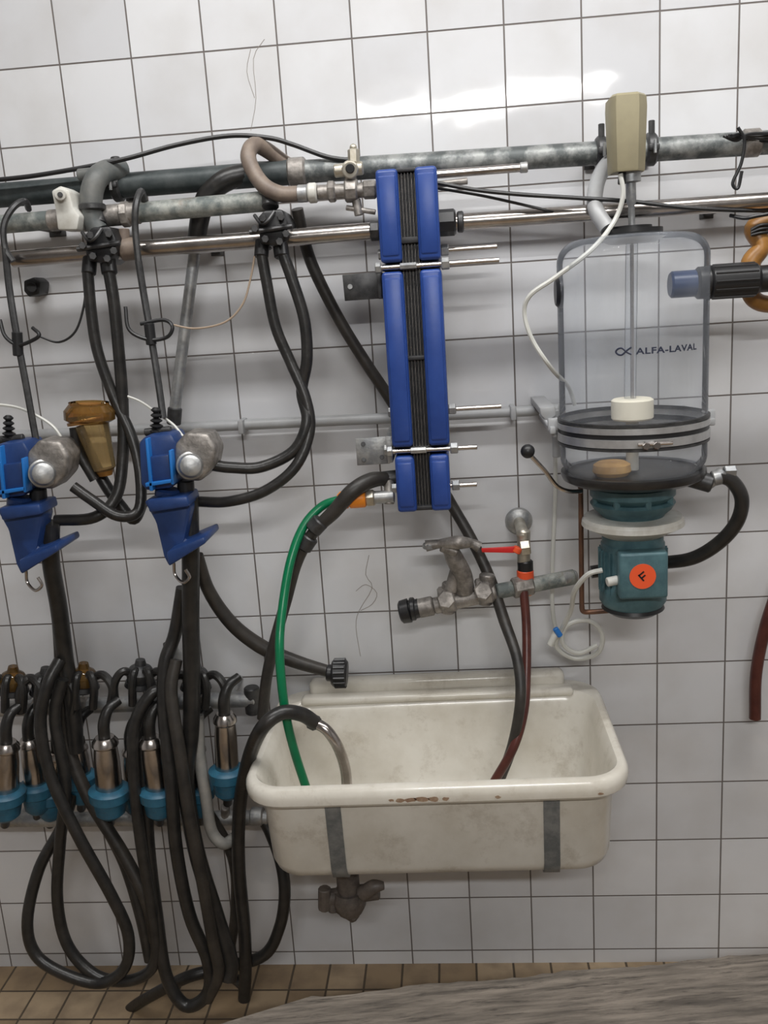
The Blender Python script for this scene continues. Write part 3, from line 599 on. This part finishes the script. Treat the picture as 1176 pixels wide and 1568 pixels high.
b.box((xc,-.060,zr+.0),(W-.12,.036,.02),M_enam,ry,bev=.009,seg=3)
b.tubew(rr(W-.038,.02,DF-.022,.07,zr-.039),.0045,M_dkm,8,1,True)
rnd=random.Random(11)
for u,v,s_ in [(598,1213,5),(612,1216,9),(628,1218,9),(645,1218,12),(664,1216,10),(682,1213,7),(762,1209,5),(920,1196,5)]:
    p=P(u,v,DF); zc_=zr-.022+(p.x-xc)*tilt; c_=Vector((p.x,-DF+.002,zc_)); pts=[c_+Vector((s_*.0011*rnd.uniform(.7,1.2)*math.cos(k/9*math.tau),-.003,s_*.0006*rnd.uniform(.6,1.2)*math.sin(k/9*math.tau))) for k in range(9)]
    b.add(pts+[c_+Vector((0,.002,0))],[list(range(9))]+[[k,(k+1)%9,9] for k in range(9)],M_chip)
# mounting straps under the basin
for u in (514,846):
    x=P(u,1290,DF-.03).x; wd=.03; dz=(x-xc)*tilt
    prof=[(DF-.0265,zr-.036),(DF-.03,zr-.05),(DF-.044,zr-Hs+.046),(DF-.056,zr-Hs+.023),(DF-.078,zr-Hs+.008),(DF-.105,zr-Hs+.0),(DF-.14,zr-Hs-.002),(.1,zr-Hs-.002),(WG+.001,zr-Hs-.001)]
    vs=[];fs=[]
    for d,z in prof:
        for sx,o in ((-1,.0028),(1,.0028),(1,-.001),(-1,-.001)): vs.append((x+sx*wd/2,-(d+o),z+dz-o))
    for i in range(len(prof)-1):
        for k in range(4): fs.append([i*4+k,i*4+(k+1)%4,(i+1)*4+(k+1)%4,(i+1)*4+k])
    b.add(vs,fs,M_strap)
b.done()
b=B('sink_drain_valve')
p=P(535,1376,.3); zt_=zr-Hs-.001
b.cyl((p.x,p.y,zt_),(p.x,p.y,p.z),.024,M_drain,20); b.lathe((p.x,p.y,p.z+.02),(p.x,p.y,p.z-.03),[(0,.03),(.3,.036),(.7,.034),(1,.026)],M_drain,16)
b.pc((494,1376,.3),(580,1364,.3),13,M_drain); b.pc((497,1360,.31),(497,1392,.31),10,M_drain,10)
b.tube([(556,1368,.32),(572,1358,.33),(588,1356,.33)],[12,11,6],M_drain); b.pc((520,1382,.3),(548,1400,.3),15,M_drain,10); b.pc((508,1364,.3),(511,1396,.31),8,M_drain)
b.done()
# ---------------------------------------------------------------- lower left: jetter rails and clusters
b=B('cluster_wash_rail')
b.pc((-60,1088,.14),(125,1081,.14),12,M_galv); b.pc((125,1081,.14),(392,1070,.14),12,M_galv); b.pc((-60,1256,.14),(412,1252,.14),11,M_galv)
for u,v in [(128,1081),(312,1073),(60,1083)]: b.pc((u-8,v,.14),(u+8,v-.5,.14),15,M_cast,8)
b.pc((385,1052,.14),(388,1092,.14),12,M_dkm); b.pc((384,1250,.14),(404,1250,.14),14,M_galv)
for u in (30,345): stem(b,P(u,1078,.14),.01,M_galv); stem(b,P(u,1254,.14),.01,M_galv)
for u in (12,72,170,242,300,345): b.pc((u,1235,.16),(u,1254,.14),7,M_cast)
b.done()
cups=[(10,1135,8,1215,.24,20),(44,1130,56,1205,.18,17),(160,1128,168,1212,.25,20),(230,1128,243,1212,.25,19),(300,1140,306,1210,.19,15),(344,1092,348,1182,.22,18),(118,1140,124,1190,.18,16),(88,1150,78,1215,.16,15),(200,1145,205,1205,.16,14)]
for i,(u0,v0,u1,v1,d,r_) in enumerate(cups):
    b=B('teat_cup')
    b.pl((u1,v1,d),(u0,v0,d),[(0,r_*.9),(.05,r_),(.6,r_*.95),(.82,r_*.85),(.86,r_),(.92,r_*.97),(1,r_*.7)],M_ss,28)
    u2=u1+(u1-u0)*.12; b.pl((u2+1,v1+38,d),(u1-1,v1-8,d),[(0,r_*.7),(.15,r_*1.1),(.55,r_*1.25),(.62,r_*1.5),(.9,r_*1.55),(.95,r_*1.4),(1,r_*1.1)],M_cyan,28)
    b.tube([(u0,v0+4,d),(u0-1,v0-20,d),(u0+6,v0-42,d-.01),(u0+22,v0-56,d-.03)],[9,9,8,7],M_rub,12)
    b.pc((u2,v1+28,d),(u2,v1+48,d-.04),7,M_blk)
    b.done()
for cx_,cy_ in [(20,1060),(128,1055),(300,1055),(215,1050),(70,1062)]:
    b=B('milking_claw')
    for k in range(4): b.tube([(cx_-4+k*4,cy_-12,.18),(cx_-26+k*18,cy_-22,.2),(cx_-40+k*28,cy_-2,.21),(cx_-38+k*26,cy_+30,.21)],6.5,M_rub,10)
    b.pl((cx_,cy_-2,.18),(cx_,cy_-40,.18),[(0,14),(.2,20),(.5,21),(.7,16),(.8,9),(1,7)],M_ambt if cx_ in(20,128) else M_dkm,24)
    b.pl((cx_,cy_+4,.18),(cx_,cy_-8,.18),[(0,14),(.5,24),(1,22)],M_blk,24)
    b.done()
hose([(120,1130,.17),(130,1180,.17),(150,1240,.2),(190,1320,.22),(215,1400,.24),(230,1470,.25)],9,M_rub2)
hose([(258,985,.16),(262,1050,.16),(270,1120,.17),(300,1210,.18),(355,1310,.18),(360,1400,.18),(350,1480,.18),(372,1510,.2)],8,M_rub2)
b=B('steel_spray_nozzle'); b.pl((262,1040,.2),(266,985,.2),[(0,10),(.7,13),(.85,8),(1,6)],M_galv,20); b.pc((266,992,.2),(266,980,.2),4,M_ss); b.done()
# ---------------------------------------------------------------- bench plank foreground
b=B('weathered_wood_bench')
zt_=.42; A=PZ(478,1525,zt_); E=PZ(1176,1460,zt_); A2=PZ(325,1572,zt_); d=(E-A).normalized(); nrm=Vector((d.y,-d.x,0))
if nrm.y>0: nrm=-nrm
L=(E-A).length+.5; wd=.3; rm=Matrix(((d.x,-nrm.x,0),(d.y,-nrm.y,0),(0,0,1)))
off=(A2-A).dot(d)/max((A2-A).dot(nrm),.01)
N1=70; rnd=random.Random(5); vsT=[]
for i in range(N1+1):
    s_=L*i/N1; j=.003*math.sin(s_*23)+rnd.uniform(-.002,.002)
    for jn in (0,1,2,3):
        w_=wd*jn/3; o_=off*w_*max(0,1-i/40); p=A+d*(s_+o_)+nrm*(w_+(j if jn==0 else 0)); vsT.append(Vector((p.x,p.y,zt_+rnd.uniform(-.0012,.0012))))
m_=4; fs=[]
for i in range(N1):
    for k in range(3): fs.append([i*m_+k,i*m_+k+1,(i+1)*m_+k+1,(i+1)*m_+k])
nv=len(vsT); vsB=[v-Vector((0,0,.045)) for v in vsT]; fs+= [[x+nv for x in f[::-1]] for f in fs]
for i in range(N1): fs.append([i*m_,(i+1)*m_,(i+1)*m_+nv,i*m_+nv]); fs.append([i*m_+3,(i+1)*m_+3,(i+1)*m_+3+nv,i*m_+3+nv])
for k in range(3): fs.append([k,k+1,k+1+nv,k+nv]); fs.append([N1*m_+k,N1*m_+k+1,N1*m_+k+1+nv,N1*m_+k+nv])
inv=rm.inverted(); b.add([inv@v for v in vsT+vsB],fs,M_wood)
for s_ in (.25,L-.25):
    for w_ in (.07,wd-.06):
        p=inv@(A+d*s_+nrm*w_); b.box((p.x,p.y,.1885),(.06,.06,.375),M_wood,bev=.004)
    p=inv@(A+d*s_+nrm*(wd/2)); b.box((p.x,p.y,.35),(.05,wd-.06,.05),M_wood,bev=.004)
o=b.done(25,False); o.matrix_world=rm.to_4x4()
# ---------------------------------------------------------------- lights
M_tubeE=mat('lamp_tube_glow',(.9,.9,.9),.4,emit=((.97,.98,1.0),6))
def lamp(x,y,z,L,w,power):
    b=B('fluorescent_ceiling_lamp')
    b.box((x,y,z+.05),(L,.12,.05),M_wht,bev=.006)
    for dy in (-.035,.035):
        b.cyl((x-L/2+.03,y+dy,z+.012),(x+L/2-.03,y+dy,z+.012),.011,M_tubeE,12)
    for sx in (-1,1): b.box((x+sx*(L/2-.012),y,z+.015),(.024,.11,.04),M_wht,bev=.004); b.cyl((x+sx*L*.35,y,z+.07),(x+sx*L*.35,y,H),.006,M_wht,8)
    b.done()
    ld=bpy.data.lights.new('fluorescent_light','AREA'); ld.shape='RECTANGLE'; ld.size=L-.06; ld.size_y=w; ld.energy=power; ld.color=(1.0,.99,.975)
    lo=bpy.data.objects.new('fluorescent_light',ld); bpy.context.scene.collection.objects.link(lo); lo.location=(x,y,z-.004); return lo
lamp(-.25,-.85,2.8,2.4,.1,34)
zB=C.z+(P(600,160,0).z-C.z)/(-C.y)*(-C.y+3.1)
lb=lamp(-.22,-3.1,min(zB,2.8),1.3,.09,46)
lb.rotation_euler=(math.radians(28),0,0)   # only the rear area light is aimed at the equipment wall, housing stays level
w=bpy.data.worlds.new('world'); bpy.context.scene.world=w; w.use_nodes=True; w.node_tree.nodes['Background'].inputs[0].default_value=(.5,.55,.6,1); w.node_tree.nodes['Background'].inputs[1].default_value=.3
bpy.context.scene.view_settings.view_transform='Standard'
